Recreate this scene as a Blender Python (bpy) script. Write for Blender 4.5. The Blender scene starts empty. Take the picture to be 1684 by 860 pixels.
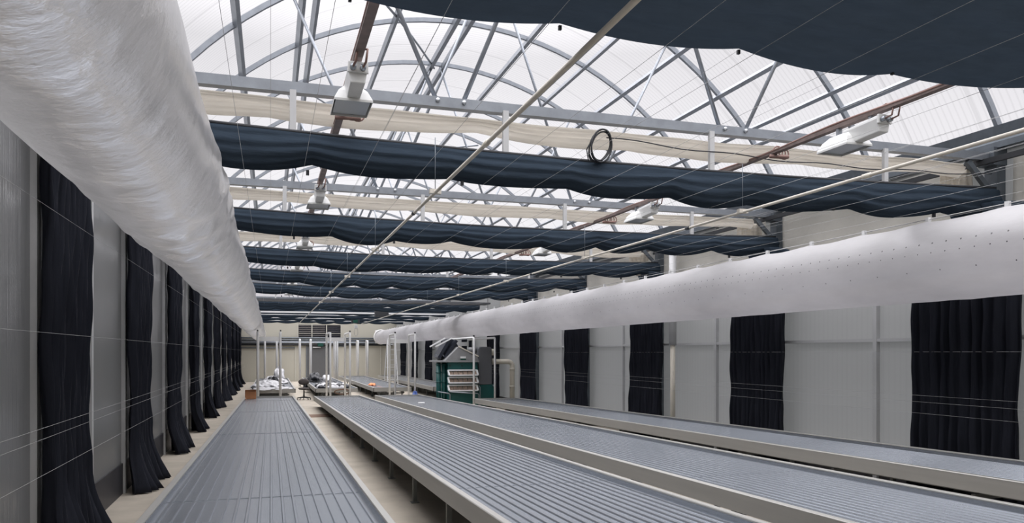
import bpy, math, random
from mathutils import Vector, Matrix
random.seed(7)
sc = bpy.context.scene
COL = sc.collection
PI = math.pi
# ------------------------------------------------------------------ camera
W_, H_ = 1684, 860
F = 1261.0; CX = 842.0; HY = 580.0; ZC = 1.85
TH = math.atan((842 - 445) / F); CC, SS = math.cos(TH), math.sin(TH)

def px_Y(px, py, Y):            # pixel -> point on the plane Y = const (used to measure sizes from the photograph)
    a = (px - CX) / F; k = a * CC + SS
    D = Y * CC / (1 - k * SS)
    return Vector((k * D, Y, ZC + (HY - py) / F * D))

cam_d = bpy.data.cameras.new('camera'); cam = bpy.data.objects.new('camera', cam_d); COL.objects.link(cam)
cam.location = (0, 0, ZC); cam.rotation_euler = (PI / 2, 0, -TH)
cam_d.sensor_width = 36; cam_d.lens = 36 * F / W_; cam_d.shift_y = (HY - H_ / 2) / W_
cam_d.clip_start = .05; cam_d.clip_end = 300
sc.camera = cam
sc.view_settings.view_transform = 'Standard'; sc.view_settings.look = 'None'
sc.view_settings.gamma = 1; sc.view_settings.use_curve_mapping = False
sc.view_settings.exposure = 0.0
sc.cycles.use_denoising = True
sc.cycles.max_bounces = 8; sc.cycles.diffuse_bounces = 5; sc.cycles.glossy_bounces = 4
sc.cycles.transmission_bounces = 6; sc.cycles.transparent_max_bounces = 12
sc.cycles.caustics_reflective = False

# ------------------------------------------------------------------ materials
def lin(c):
    return tuple(((v / 255) / 12.92 if v / 255 <= .04045 else ((v / 255 + .055) / 1.055) ** 2.4) for v in c)

class MT:
    """a small node-tree writer"""
    def __init__(s, name):
        s.m = bpy.data.materials.new(name); s.m.use_nodes = True
        s.t = s.m.node_tree; s.t.nodes.clear()
        s.out = s.n('ShaderNodeOutputMaterial')
    def n(s, typ, **kw):
        nd = s.t.nodes.new(typ)
        for k, v in kw.items():
            if hasattr(nd, k): setattr(nd, k, v)
        return nd
    def l(s, a, b): s.t.links.new(a, b)
    def coord(s, scale=(1, 1, 1), kind='Object'):
        tc = s.n('ShaderNodeTexCoord'); mp = s.n('ShaderNodeMapping'); mp.inputs['Scale'].default_value = scale
        s.l(tc.outputs[kind], mp.inputs['Vector']); return mp.outputs['Vector']
    def noise(s, scale, detail=3, vec=None, rough=.55):
        nz = s.n('ShaderNodeTexNoise'); nz.inputs['Scale'].default_value = scale
        nz.inputs['Detail'].default_value = detail; nz.inputs['Roughness'].default_value = rough
        s.l(vec if vec is not None else s.coord(), nz.inputs['Vector']); return nz.outputs['Fac']
    def ramp(s, fac, stops):
        r = s.n('ShaderNodeValToRGB'); e = r.color_ramp.elements
        while len(e) < len(stops): e.new(.5)
        for el, (p, c) in zip(e, stops):
            el.position = p; el.color = (*c[:3], 1)
        s.l(fac, r.inputs['Fac']); return r.outputs['Color']
    def math(s, op, a, b=None):
        m = s.n('ShaderNodeMath'); m.operation = op
        for i, v in enumerate((a, b)):
            if v is None: continue
            if isinstance(v, (int, float)): m.inputs[i].default_value = v
            else: s.l(v, m.inputs[i])
        return m.outputs[0]
    def bump(s, h, strength=.3, dist=.02):
        b = s.n('ShaderNodeBump'); b.inputs['Strength'].default_value = strength; b.inputs['Distance'].default_value = dist
        s.l(h, b.inputs['Height']); return b.outputs['Normal']

def principled(name, col, rough=.5, metal=0, var=.12, nscale=4, stretch=(1, 1, 1), bump=0, bdist=.01, spec=.5, rvar=0):
    M = MT(name); p = M.n('ShaderNodeBsdfPrincipled')
    c = lin(col)
    f = M.noise(nscale, 4, M.coord(stretch))
    M.l(M.ramp(f, [(.3, [v * (1 - var) for v in c]), (.7, [min(1, v * (1 + var)) for v in c])]), p.inputs['Base Color'])
    p.inputs['Roughness'].default_value = rough; p.inputs['Metallic'].default_value = metal
    p.inputs['Specular IOR Level'].default_value = spec
    if rvar:
        f2 = M.noise(nscale * 1.7, 3, M.coord(stretch))
        M.l(M.math('ADD', M.math('MULTIPLY', f2, rvar), rough - rvar / 2), p.inputs['Roughness'])
    if bump: M.l(M.bump(f, bump, bdist), p.inputs['Normal'])
    M.l(p.outputs[0], M.out.inputs['Surface'])
    return M.m

def cloth(name, col, trans=.25, rough=.7, gloss=0.0, nscale=6, stretch=(1, 1, 1), bump=.3, bdist=.02, var=.1, weave=0):
    """fabric or film: diffuse front, some light let through, a little sheen"""
    M = MT(name); c = lin(col)
    f = M.noise(nscale, 5, M.coord(stretch))
    colr = M.ramp(f, [(.3, [v * (1 - var) for v in c]), (.7, [min(1, v * (1 + var)) for v in c])])
    nrm = M.bump(f, bump, bdist)
    d = M.n('ShaderNodeBsdfDiffuse'); t = M.n('ShaderNodeBsdfTranslucent'); mx = M.n('ShaderNodeMixShader')
    mx.inputs[0].default_value = trans
    for nd in (d, t):
        M.l(colr, nd.inputs['Color']); M.l(nrm, nd.inputs['Normal'])
    M.l(d.outputs[0], mx.inputs[1]); M.l(t.outputs[0], mx.inputs[2])
    sh = mx.outputs[0]
    if gloss:
        g = M.n('ShaderNodeBsdfGlossy'); g.inputs['Roughness'].default_value = rough; M.l(nrm, g.inputs['Normal'])
        g.inputs['Color'].default_value = (.9, .9, .9, 1)
        fr = M.n('ShaderNodeFresnel'); fr.inputs['IOR'].default_value = 1.45; M.l(nrm, fr.inputs['Normal'])
        m2 = M.n('ShaderNodeMixShader'); M.l(M.math('MULTIPLY', fr.outputs[0], gloss), m2.inputs[0])
        M.l(sh, m2.inputs[1]); M.l(g.outputs[0], m2.inputs[2]); sh = m2.outputs[0]
    M.l(sh, M.out.inputs['Surface'])
    return M.m

def sheet(name, col, period, axis, depth=.1, trans=.75, gloss=.6, rough=.25, joint=0, clear=0, ior=1.5, flute=0):
    """fluted twin-wall polycarbonate: frosted, lets light through, fine flutes along it"""
    M = MT(name); c = lin(col)
    v = M.coord(); sx = M.n('ShaderNodeSeparateXYZ'); M.l(v, sx.inputs[0])
    a = sx.outputs['XYZ'.index(axis)]
    w = M.math('SINE', M.math('MULTIPLY', a, 2 * PI / period))
    f = M.math('ADD', M.math('MULTIPLY', w, .5), .5)
    f = M.math('POWER', f, 6.0)
    f = M.math('MULTIPLY', f, depth)
    f = M.math('ADD', f, M.math('MULTIPLY', M.noise(.7, 3), depth * .9))
    if joint:
        j = M.math('LESS_THAN', M.math('MODULO', M.math('ADD', a, 100.0), joint), .05)
        f = M.math('ADD', f, M.math('MULTIPLY', j, depth * 1.2))
    colr = M.ramp(f, [(0, c), (1, [x * .15 for x in c])])
    d = M.n('ShaderNodeBsdfDiffuse'); t = M.n('ShaderNodeBsdfTranslucent'); mx = M.n('ShaderNodeMixShader')
    mx.inputs[0].default_value = trans
    M.l(colr, d.inputs['Color']); M.l(colr, t.inputs['Color'])
    M.l(d.outputs[0], mx.inputs[1]); M.l(t.outputs[0], mx.inputs[2])
    g = M.n('ShaderNodeBsdfGlossy'); g.inputs['Roughness'].default_value = rough
    fr = M.n('ShaderNodeFresnel'); fr.inputs['IOR'].default_value = ior
    if flute: M.l(M.bump(M.noise(60, 2, M.coord((.01, 1, .01))), flute, .02), g.inputs['Normal'])
    m2 = M.n('ShaderNodeMixShader'); M.l(M.math('MULTIPLY', fr.outputs[0], gloss), m2.inputs[0])
    M.l(mx.outputs[0], m2.inputs[1]); M.l(g.outputs[0], m2.inputs[2]); sh = m2.outputs[0]
    if clear:
        tp = M.n('ShaderNodeBsdfTransparent'); M.l(colr, tp.inputs['Color'])
        m3 = M.n('ShaderNodeMixShader'); m3.inputs[0].default_value = clear; M.l(sh, m3.inputs[1]); M.l(tp.outputs[0], m3.inputs[2]); sh = m3.outputs[0]
    M.l(sh, M.out.inputs['Surface'])
    return M.m

def duct_film(name, col, holes=None, bump=.5, stretch=(1, 1, 1), nscale=5, bdist=.03, trans=.3, gloss=.5, rough=.28):
    M = MT(name); c = lin(col)
    vec = M.coord(stretch)
    f1 = M.noise(nscale, 6, vec, .6)
    vo = M.n('ShaderNodeTexVoronoi'); vo.feature = 'DISTANCE_TO_EDGE'; vo.inputs['Scale'].default_value = nscale * .8
    nz = M.n('ShaderNodeTexNoise'); nz.inputs['Scale'].default_value = nscale * .6; M.l(vec, nz.inputs['Vector'])
    ad = M.n('ShaderNodeMixRGB'); ad.inputs[0].default_value = .5; M.l(vec, ad.inputs[1]); M.l(nz.outputs['Color'], ad.inputs[2])
    M.l(ad.outputs[0], vo.inputs['Vector'])
    h = M.math('ADD', M.math('MULTIPLY', f1, .7), M.math('MULTIPLY', vo.outputs['Distance'], .35))
    nrm = M.bump(h, bump, bdist)
    colr = M.ramp(f1, [(.25, [v * .9 for v in c]), (.75, [min(1, v * 1.06) for v in c])])
    d = M.n('ShaderNodeBsdfDiffuse'); t = M.n('ShaderNodeBsdfTranslucent'); mx = M.n('ShaderNodeMixShader'); mx.inputs[0].default_value = trans
    if holes:
        tc = M.n('ShaderNodeTexCoord'); sx = M.n('ShaderNodeSeparateXYZ'); M.l(tc.outputs['Object'], sx.inputs[0])
        tot = None
        for (zc, per, rad) in holes:
            yy = M.math('SUBTRACT', M.math('MODULO', M.math('ADD', sx.outputs[1], 50.0), per), per / 2)
            zz = M.math('SUBTRACT', sx.outputs[2], zc)
            r = M.math('SQRT', M.math('ADD', M.math('MULTIPLY', yy, yy), M.math('MULTIPLY', zz, zz)))
            k = M.math('LESS_THAN', r, rad)
            tot = k if tot is None else M.math('MAXIMUM', tot, k)
        mc = M.n('ShaderNodeMixRGB'); M.l(tot, mc.inputs[0]); M.l(colr, mc.inputs[1]); mc.inputs[2].default_value = (.1, .1, .11, 1)
        colr = mc.outputs[0]
    for nd in (d, t):
        M.l(colr, nd.inputs['Color']); M.l(nrm, nd.inputs['Normal'])
    M.l(d.outputs[0], mx.inputs[1]); M.l(t.outputs[0], mx.inputs[2])
    g = M.n('ShaderNodeBsdfGlossy'); g.inputs['Roughness'].default_value = rough; M.l(nrm, g.inputs['Normal'])
    fr = M.n('ShaderNodeFresnel'); fr.inputs['IOR'].default_value = 1.45; M.l(nrm, fr.inputs['Normal'])
    m2 = M.n('ShaderNodeMixShader'); M.l(M.math('MULTIPLY', fr.outputs[0], gloss), m2.inputs[0])
    M.l(mx.outputs[0], m2.inputs[1]); M.l(g.outputs[0], m2.inputs[2])
    M.l(m2.outputs[0], M.out.inputs['Surface'])
    return M.m

m_roof = sheet('roof_polycarbonate', (238, 236, 238), .085, 'Y', .10, .8, .35, .3, joint=1.0, clear=.9)
m_wall_l = sheet('smoky_polycarbonate', (180, 181, 182), .04, 'Y', .05, .55, 1.0, .12, ior=2.0, flute=.5)
m_wall_r = sheet('frosted_polycarbonate', (216, 217, 217), .10, 'Y', .035, .6, .7, .2, ior=1.7, flute=.4)
m_galv = principled('galvanised_steel', (148, 153, 160), .42, .75, .10, 9, bump=.05)
m_galv_d = principled('weathered_galvanised_steel', (112, 119, 126), .5, .6, .12, 8)
m_mull = principled('mill_aluminium', (196, 197, 198), .45, .1, .05, 3)
m_alu = principled('aluminium_tray', (168, 174, 182), .25, .75, .04, 1.6, (1, .25, 1), rvar=.03)
m_alu_f = principled('brushed_aluminium_fascia', (168, 167, 163), .45, .55, .06, 3, (1, .15, 4), bump=.03)
m_alu_leg = principled('dull_leg_steel', (120, 122, 122), .5, .6, .08)
m_black = cloth('blackout_cloth', (56, 66, 77), .15, .6, 0, 5, (1, 4, 4), .35, .03, .08)
m_blackw = cloth('black_wall_cloth', (41, 43, 50), .03, .6, .04, 5, (4, 4, .5), .3, .03, .08)
m_cream = cloth('cream_shade_cloth', (228, 223, 214), .45, .7, 0, 5, (.6, 4, 5), .4, .03, .07)
m_screen = cloth('white_side_screen', (226, 224, 218), .5, .7, 0, 2, (1, 1, 1), .3, .04, .05)
m_duct_l = duct_film('crumpled_white_film', (243, 242, 242), None, .8, (.75, .95, .75), 3.2, .07, .85, .7, .2)
m_duct_r = duct_film('perforated_white_film', (222, 221, 223), [(.13, .17, .009), (.03, .17, .007), (-.15, .42, .007)], .25, (1, .35, 1), 4, .03, .68, .15, .45)
m_conc = principled('bare_concrete', (176, 168, 155), .8, 0, .14, 1.6, bump=.1, spec=.3)
m_farw = principled('painted_far_wall', (182, 179, 167), .7, 0, .03, 1.0)
m_trim = principled('pale_trim', (190, 188, 178), .6, 0, .04)
m_darkdoor = principled('charcoal_door_paint', (92, 93, 95), .6, 0, .05)
m_dark = principled('dark_rubber', (42, 44, 48), .6, 0, .1)
m_kick = principled('black_kick_film', (50, 50, 54), .5, 0, .15, 3, bump=.2)
m_white = principled('white_enamel', (225, 226, 226), .4, 0, .03)
m_pipe = principled('ivory_pvc', (216, 210, 196), .4, 0, .03)
m_rod = principled('white_plastic_pipe', (205, 200, 190), .45, 0, .06, 8)
m_lamp = principled('lamp_housing', (214, 215, 214), .45, 0, .05, 5)
m_refl = principled('lamp_reflector', (150, 156, 162), .3, .6, .06)
m_rust = principled('rust_brown_conduit', (116, 102, 98), .6, .2, .25, 10)
m_cable = principled('brown_cable', (132, 104, 96), .6, 0, .15)
m_wire = principled('bright_wire', (165, 165, 165), .4, .5, .05)
m_bolt = principled('bolt_zinc', (190, 194, 198), .35, .8, .05)
m_green = principled('dark_green_enamel', (22, 78, 76), .4, 0, .10, 4)
m_hood = principled('grey_hood_metal', (140, 141, 142), .5, .2, .05)
m_tank = principled('grey_tank_plastic', (92, 94, 98), .55, 0, .05)
m_wood = principled('brown_filter_slabs', (146, 128, 114), .7, 0, .25, 14, (1, 1, 1))
m_card = principled('cardboard', (176, 122, 84), .8, 0, .08, 6)
m_chair = principled('grey_upholstery', (76, 70, 68), .8, 0, .1, 20)
m_bag_w = cloth('white_plastic_bag', (214, 214, 217), .2, .3, .6, 9, (1, 1, 1), .5, .03, .1)
m_bag_b = cloth('black_plastic_bag', (38, 40, 45), .02, .3, .7, 9, (1, 1, 1), .5, .03, .1)
m_orange = principled('orange_cloth', (236, 140, 92), .7, 0, .05)
m_blue = principled('blue_plastic', (70, 96, 160), .5, 0, .08)
m_sign = principled('exit_sign_green', (20, 72, 62), .4, 0, .05)
m_louv = principled('louvre_slats', (108, 104, 104), .5, 0, .1, 4)
m_glass = principled('dim_window_glass', (66, 70, 80), .15, 0, .2, 2)
m_red = principled('red_cord', (170, 70, 66), .5, 0, .05)
m_brownfl = principled('mottled_brown', (112, 88, 72), .7, .1, .2, 9)
m_solar = principled('dark_glossy_panel', (36, 40, 50), .3, 0, .12, 4)

# ------------------------------------------------------------------ mesh writer
class MB:
    def __init__(s): s.v = []; s.f = []; s.sm = []
    def add(s, vs, fs, smooth=False):
        o = len(s.v); s.v += [tuple(p) for p in vs]; s.f += [tuple(i + o for i in f) for f in fs]; s.sm += [smooth] * len(fs); return s
    def box(s, lo, hi):
        x0, y0, z0 = lo; x1, y1, z1 = hi
        v = [(x0, y0, z0), (x1, y0, z0), (x1, y1, z0), (x0, y1, z0), (x0, y0, z1), (x1, y0, z1), (x1, y1, z1), (x0, y1, z1)]
        return s.add(v, [(0, 3, 2, 1), (4, 5, 6, 7), (0, 1, 5, 4), (1, 2, 6, 5), (2, 3, 7, 6), (3, 0, 4, 7)])
    def cbox(s, c, d): return s.box([c[i] - d[i] / 2 for i in range(3)], [c[i] + d[i] / 2 for i in range(3)])
    def bar(s, a, b, w, h, up=(0, 0, 1)):
        """rectangular section w (sideways) x h (along up) from a to b"""
        a, b = Vector(a), Vector(b); d = (b - a).normalized(); u = Vector(up)
        if abs(d.dot(u)) > .98: u = Vector((0, 1, 0))
        r = d.cross(u).normalized(); u = r.cross(d)
        vs = []
        for p in (a, b):
            for (i, j) in ((-1, -1), (1, -1), (1, 1), (-1, 1)): vs.append(p + r * (w / 2 * i) + u * (h / 2 * j))
        return s.add(vs, [(0, 1, 2, 3), (7, 6, 5, 4), (0, 4, 5, 1), (1, 5, 6, 2), (2, 6, 7, 3), (3, 7, 4, 0)])
    def tube(s, pts, r, n=8, closed=False):
        pts = [Vector(p) for p in pts]; m = len(pts); vs = []; prev = None
        for i, p in enumerate(pts):
            if closed: d = pts[(i + 1) % m] - pts[i - 1]
            else: d = pts[min(i + 1, m - 1)] - pts[max(i - 1, 0)]
            d.normalize()
            if prev is None:
                u = Vector((0, 0, 1)) if abs(d.z) < .9 else Vector((1, 0, 0))
            else: u = prev
            u = (u - d * u.dot(d)); u.normalize(); prev = u; w = d.cross(u)
            rr = r[i] if isinstance(r, (list, tuple)) else r
            for k in range(n):
                a = 2 * PI * k / n; vs.append(p + u * (math.cos(a) * rr) + w * (math.sin(a) * rr))
        fs = []
        for i in range(m if closed else m - 1):
            j = (i + 1) % m
            for k in range(n): fs.append((i * n + k, i * n + (k + 1) % n, j * n + (k + 1) % n, j * n + k))
        if not closed: fs += [tuple(range(n))[::-1], tuple((m - 1) * n + k for k in range(n))]
        return s.add(vs, fs, True)
    def sweep(s, pts, w, h, upfn):
        """rectangular section swept along points"""
        pts = [Vector(p) for p in pts]; vs = []; m = len(pts)
        for i, p in enumerate(pts):
            d = (pts[min(i + 1, m - 1)] - pts[max(i - 1, 0)]).normalized(); u = Vector(upfn(i)); r = d.cross(u).normalized(); u = r.cross(d)
            for (a, b) in ((-1, -1), (1, -1), (1, 1), (-1, 1)): vs.append(p + r * (w / 2 * a) + u * (h / 2 * b))
        fs = [(0, 1, 2, 3), tuple((m - 1) * 4 + k for k in (3, 2, 1, 0))]
        for i in range(m - 1):
            for k in range(4): fs.append((i * 4 + k, (i + 1) * 4 + k, (i + 1) * 4 + (k + 1) % 4, i * 4 + (k + 1) % 4))
        return s.add(vs, fs)
    def grid(s, nu, nv, fn, smooth=True, wrap=False):
        vs = [fn(i / (nu - 1), j / (nv - 1) if not wrap else j / nv) for i in range(nu) for j in range(nv)]
        fs = []
        for i in range(nu - 1):
            for j in range(nv if wrap else nv - 1):
                k = (j + 1) % nv
                fs.append((i * nv + j, (i + 1) * nv + j, (i + 1) * nv + k, i * nv + k))
        return s.add(vs, fs, smooth)
    def prism(s, poly, a, axis, b):
        """polygon (2-D) extruded along an axis between a and b"""
        def mk(p, t):
            if axis == 'Y': return (p[0], t, p[1])
            if axis == 'X': return (t, p[0], p[1])
            return (p[0], p[1], t)
        n = len(poly); vs = [mk(p, a) for p in poly] + [mk(p, b) for p in poly]
        return s.add(vs, [tuple(range(n)), tuple(range(2 * n - 1, n - 1, -1))] + [(i, i + n, (i + 1) % n + n, (i + 1) % n) for i in range(n)])
    def lathe(s, prof, c, n=20):
        vs = []; m = len(prof)
        for (r, z) in prof:
            for k in range(n):
                a = 2 * PI * k / n; vs.append((c[0] + r * math.cos(a), c[1] + r * math.sin(a), c[2] + z))
        fs = [(i * n + k, i * n + (k + 1) % n, (i + 1) * n + (k + 1) % n, (i + 1) * n + k) for i in range(m - 1) for k in range(n)]
        return s.add(vs, fs, True)
    def build(s, name, mat, parent=None, bevel=0, origin=None, solid=0):
        me = bpy.data.meshes.new(name)
        v = s.v
        if origin is not None: v = [(p[0] - origin[0], p[1] - origin[1], p[2] - origin[2]) for p in s.v]
        me.from_pydata(v, [], s.f); me.update()
        me.polygons.foreach_set('use_smooth', s.sm)
        me.materials.append(mat)
        o = bpy.data.objects.new(name, me); COL.objects.link(o)
        if origin is not None and parent is None: o.location = origin
        if parent is not None: o.parent = parent
        if bevel:
            b = o.modifiers.new('bevel', 'BEVEL'); b.width = bevel; b.segments = 2; b.limit_method = 'ANGLE'
        if solid:
            b = o.modifiers.new('solid', 'SOLIDIFY'); b.thickness = solid; b.offset = 0
        return o

def tag(o, label, cat, group=None, kind=None):
    o['label'] = label; o['category'] = cat
    if group: o['group'] = group
    if kind: o['kind'] = kind
    return o
def thing(name, label, cat, loc, group=None):
    o = bpy.data.objects.new(name, None); COL.objects.link(o); o.location = loc; o.empty_display_size = .1
    return tag(o, label, cat, group)
def part(mb, name, mat, root, bevel=0, solid=0):
    """mesh written in world coordinates, parented to its thing"""
    return mb.build(name, mat, root, bevel, origin=ROOTPOS(root), solid=solid)
def ROOTPOS(root):
    p = Vector((0, 0, 0)); o = root
    while o is not None: p = p + Vector(o.location); o = o.parent
    return tuple(p)
def copy_tree(src, loc, label, group=None):
    r = src.copy(); COL.objects.link(r); r.location = loc; r['label'] = label
    if group: r['group'] = group
    for ch in list(src.children):
        c = ch.copy(); COL.objects.link(c); c.parent = r
        for g in list(ch.children):
            d = g.copy(); COL.objects.link(d); d.parent = c
    return r
def struct(o): o['kind'] = 'structure'; return o
ORD = ['first', 'second', 'third', 'fourth', 'fifth', 'sixth', 'seventh', 'eighth', 'ninth', 'tenth', 'eleventh', 'twelfth', 'thirteenth', 'fourteenth', 'fifteenth', 'sixteenth', 'seventeenth', 'eighteenth', 'nineteenth', 'twentieth', 'twenty-first', 'twenty-second', 'twenty-third', 'twenty-fourth', 'twenty-fifth']

def wob(x, seed, amp=1.0):          # smooth pseudo-random wave
    r = random.Random(seed); t = 0
    for k in range(5):
        f = r.uniform(.6, 3.2); t += math.sin(x * f + r.uniform(0, 6.28)) / (1 + k * .3)
    return t * amp / 2.6

# ------------------------------------------------------------------ dimensions
XL, XR = -1.88, 8.05
Y0, YF = -4.0, 51.3
TRY = [2.76 + 4 * k for k in range(0, 6)]           # trusses under the clear roof; the first lies above the frame
XM = 3.1; R_ = 5.54; ZAC = 1.92                     # arch circle
def up(Y): return .005 * (Y - 6.76)
def zarch(X, Y): return ZAC + math.sqrt(max(.01, R_ ** 2 - (X - XM) ** 2)) + up(Y)
def zch(Y): return 4.09 + up(Y)
ZG = 4.36

# ------------------------------------------------------------------ setting
mb = MB().box((XL - .2, Y0, -.1), (XR + .2, YF + .2, 0)); struct(mb.build('floor', m_conc))
def wallpanel(x): return MB().box((x - .01, Y0, 0), (x + .01, YF, ZG))
struct(wallpanel(XL).build('wall_left', m_wall_l)); struct(wallpanel(XR).build('wall_right', m_wall_r))
# far wall with the opening of its high window left to a pane
wl = px_Y(490, 534, YF); wr = px_Y(561, 556.5, YF)
mb = MB()
mb.box((XL, YF, 0), (XR, YF + .15, wr.z)); mb.box((XL, YF, wl.z), (XR, YF + .15, 3.95))
mb.box((XL, YF, wr.z), (wl.x, YF + .15, wl.z)); mb.box((wr.x, YF, wr.z), (XR, YF + .15, wl.z))
struct(mb.build('wall_far', m_farw)); struct(MB().box((XL, YF + .04, 3.95), (XR, YF + .06, 7.8)).build('window_2', m_roof))
mb = MB().box((XL, Y0 - .15, 0), (XR, Y0, 7.8)); struct(mb.build('wall_near', m_farw))
# curved translucent roof
mb = MB()
def roofpt(u, v):
    a = -1.105 + 2.21 * v
    X = XM + (R_ + .07) * math.sin(a); Y = Y0 + (YF - Y0) * u
    return (X, Y, ZAC + (R_ + .07) * math.cos(a) + up(Y))
mb.grid(2, 49, roofpt)
struct(mb.build('ceiling', m_roof))
# high window of the far wall
win = bpy.data.objects.new('window_1', None); COL.objects.link(win); win.location = (wl.x, YF, wr.z); struct(win)
part(MB().box((wl.x, YF + .08, wr.z), (wr.x, YF + .1, wl.z)), 'pane', m_glass, win)
mb = MB()
n = 7
for i in range(n):
    z = wr.z + (i + .5) / n * (wl.z - wr.z)
    mb.bar((wl.x, YF + .03, z), (wl.x + (wr.x - wl.x) * .62, YF + .03, z), .05, .055)
    mb.bar((wl.x + (wr.x - wl.x) * .62, YF + .03, z), (wr.x, YF + .03, z), .05, .02)
part(mb, 'louvre_slat', m_louv, win)
mb = MB()
for t in (0, .32, .66, 1): mb.box((wl.x + (wr.x - wl.x) * t - .03, YF - .03, wr.z - .03), (wl.x + (wr.x - wl.x) * t + .03, YF + .02, wl.z + .03))
mb.box((wl.x, YF - .03, wr.z + .3), (wr.x, YF, wr.z + .33)); mb.box((wl.x, YF - .03, wr.z - .05), (wr.x, YF + .02, wr.z))
part(mb, 'window_frame', m_trim, win)
# doors in the far wall
d0 = px_Y(505, 569, YF); d1 = px_Y(541, 569, YF)
door = bpy.data.objects.new('door_1', None); COL.objects.link(door); door.location = (d0.x, YF, 0); struct(door)
part(MB().box((d0.x, YF - .05, 0), (d1.x, YF, d0.z)), 'door_leaf', m_darkdoor, door)
part(MB().box((d0.x - .06, YF - .07, 0), (d0.x, YF, d0.z + .06)).box((d1.x, YF - .07, 0), (d1.x + .06, YF, d0.z + .06)), 'door_frame', m_galv_d, door)
e0 = px_Y(551, 570, YF); e1 = px_Y(566, 570, YF)
door = bpy.data.objects.new('door_2', None); COL.objects.link(door); door.location = (e0.x, YF, 0); struct(door)
part(MB().box((e0.x, YF - .05, 0), (e1.x, YF, e0.z)), 'door_leaf', m_farw, door)
part(MB().box((e0.x - .08, YF - .08, 0), (e0.x, YF, e0.z + .06)).box((e1.x, YF - .08, 0), (e1.x + .06, YF, e0.z + .06)).box((e0.x, YF - .08, e0.z), (e1.x, YF, e0.z + .06)), 'door_frame', m_galv_d, door)
part(MB().cbox((e0.x + .14, YF - .08, 1.05), (.1, .06, .16)), 'door_handle', m_bolt, door)
# panel lines on the far wall
tn = [0]
def trim(mb, mat, bevel=0):
    tn[0] += 1; return struct(mb.build('trim_%d' % tn[0], mat, bevel=bevel))
for px in (438, 486, 626):
    p = px_Y(px, 600, YF); trim(MB().box((p.x - .04, YF - .04, 0), (p.x + .04, YF, px_Y(px, 556, YF).z)), m_trim)
# service pipes across the far wall
for (py, r, mt, lab) in ((556.0, .05, m_galv_d, 'thin dark service pipe running highest across the far wall'), (559.5, .05, m_galv_d, 'second service pipe from the top across the far wall'),
                        (563.5, .085, m_galv, 'thick pale service pipe across the far wall above the doors'), (567.0, .05, m_dark, 'dark service pipe just above the doors of the far wall')):
    z = px_Y(520, py, YF - .15).z
    tag(MB().tube([(XL + .05, YF - .12, z), (XR - .3, YF - .12, z)], r).build('service_pipe', mt), lab, 'pipe', 'service pipes across the far wall')
z = px_Y(440, 572, YF).z
tag(MB().tube([(XL + .1, YF - .08, z), (px_Y(485, 572, YF).x, YF - .08, z)], .03).build('service_pipe', m_galv_d), 'short thin pipe on the far wall beside the dark door', 'pipe', 'service pipes across the far wall')
# kick band and base of the left wall
struct(MB().box((XL + .01, Y0, 0), (XL + .03, YF, .40)).build('baseboard_left', m_kick))
struct(MB().box((XR - .03, Y0, 0), (XR - .01, YF, .25)).build('baseboard_right', m_kick))
# mullions and rails
for k in range(-1, 11):
    Y = 6.76 + 4 * k
    trim(MB().box((XL + .01, Y + .38, .0), (XL + .06, Y + .49, 4.3)), m_mull)
    trim(MB().box((XL + .01, Y + 2.5, .0), (XL + .04, Y + 2.58, 4.3)), m_mull)
for k in range(-1, 11):
    Y = 6.76 + 4 * k
    trim(MB().box((XR - .07, Y + 1.83, .0), (XR - .01, Y + 1.9, 4.2)), m_mull)
trim(MB().box((XR - .06, Y0, 2.0), (XR - .01, YF, 2.045)), m_mull)
# gutters
for (x, sgn) in ((XL, 1), (XR, -1)):
    mb = MB()
    prof = [(x - sgn * .02, 4.18), (x + sgn * .17, 4.18), (x + sgn * .17, 4.25), (x + sgn * .06, 4.32), (x + sgn * .10, 4.46), (x - sgn * .02, 4.46)]
    vs = [(p[0], Y0, p[1] + up(Y0)) for p in prof] + [(p[0], YF, p[1] + up(YF)) for p in prof]; nn = len(prof)
    mb.add(vs, [tuple(range(nn)), tuple(range(2 * nn - 1, nn - 1, -1))] + [(i, i + nn, (i + 1) % nn + nn, (i + 1) % nn) for i in range(nn)])
    trim(mb, m_galv_d)
    trim(MB().bar((x + sgn * .3, Y0, 4.02 + up(Y0)), (x + sgn * .3, 26.6, 4.02 + up(26.6)), .05, .06), m_dark)

# ------------------------------------------------------------------ roof steel
PUR = [(-1.35, .05), (-.42, .06), (.42, .05), (.62, .05), (1.35, .05), (1.95, .05), (2.98, .07), (3.22, .07), (4.3, .06), (5.15, .05), (5.35, .05), (6.1, .06), (6.85, .06), (7.35, .05), (7.52, .06)]
for i, (x, w) in enumerate(PUR):
    if i == 4: continue
    mb = MB(); a = math.asin((x - XM) / R_)
    nrm = (math.sin(a), 0, math.cos(a))
    dz = -.06
    z0 = zarch(x, Y0) + dz; z1 = zarch(x, YF - .2) + dz
    mb.bar((x, Y0, z0), (x, YF - .2, z1), w, .11, up=nrm)
    side = 'curtained smoky wall' if x < 2.9 else ('ridge' if x < 3.3 else 'wall with the perforated duct')
    if x < 2.9: lab = '%s roof purlin counted up from the smoky panelled wall' % ORD[i if i < 4 else i - 1]
    elif x < 3.3: lab = 'ridge purlin of the arched roof, the one %s the smoky wall' % ('facing' if x < 3.1 else 'away from')
    else: lab = '%s roof purlin counted from the ridge toward the perforated duct' % ORD[i - 8]
    tag(mb.build('roof_purlin', m_galv), lab, 'roof beam', 'purlins running the length of the roof')

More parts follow.
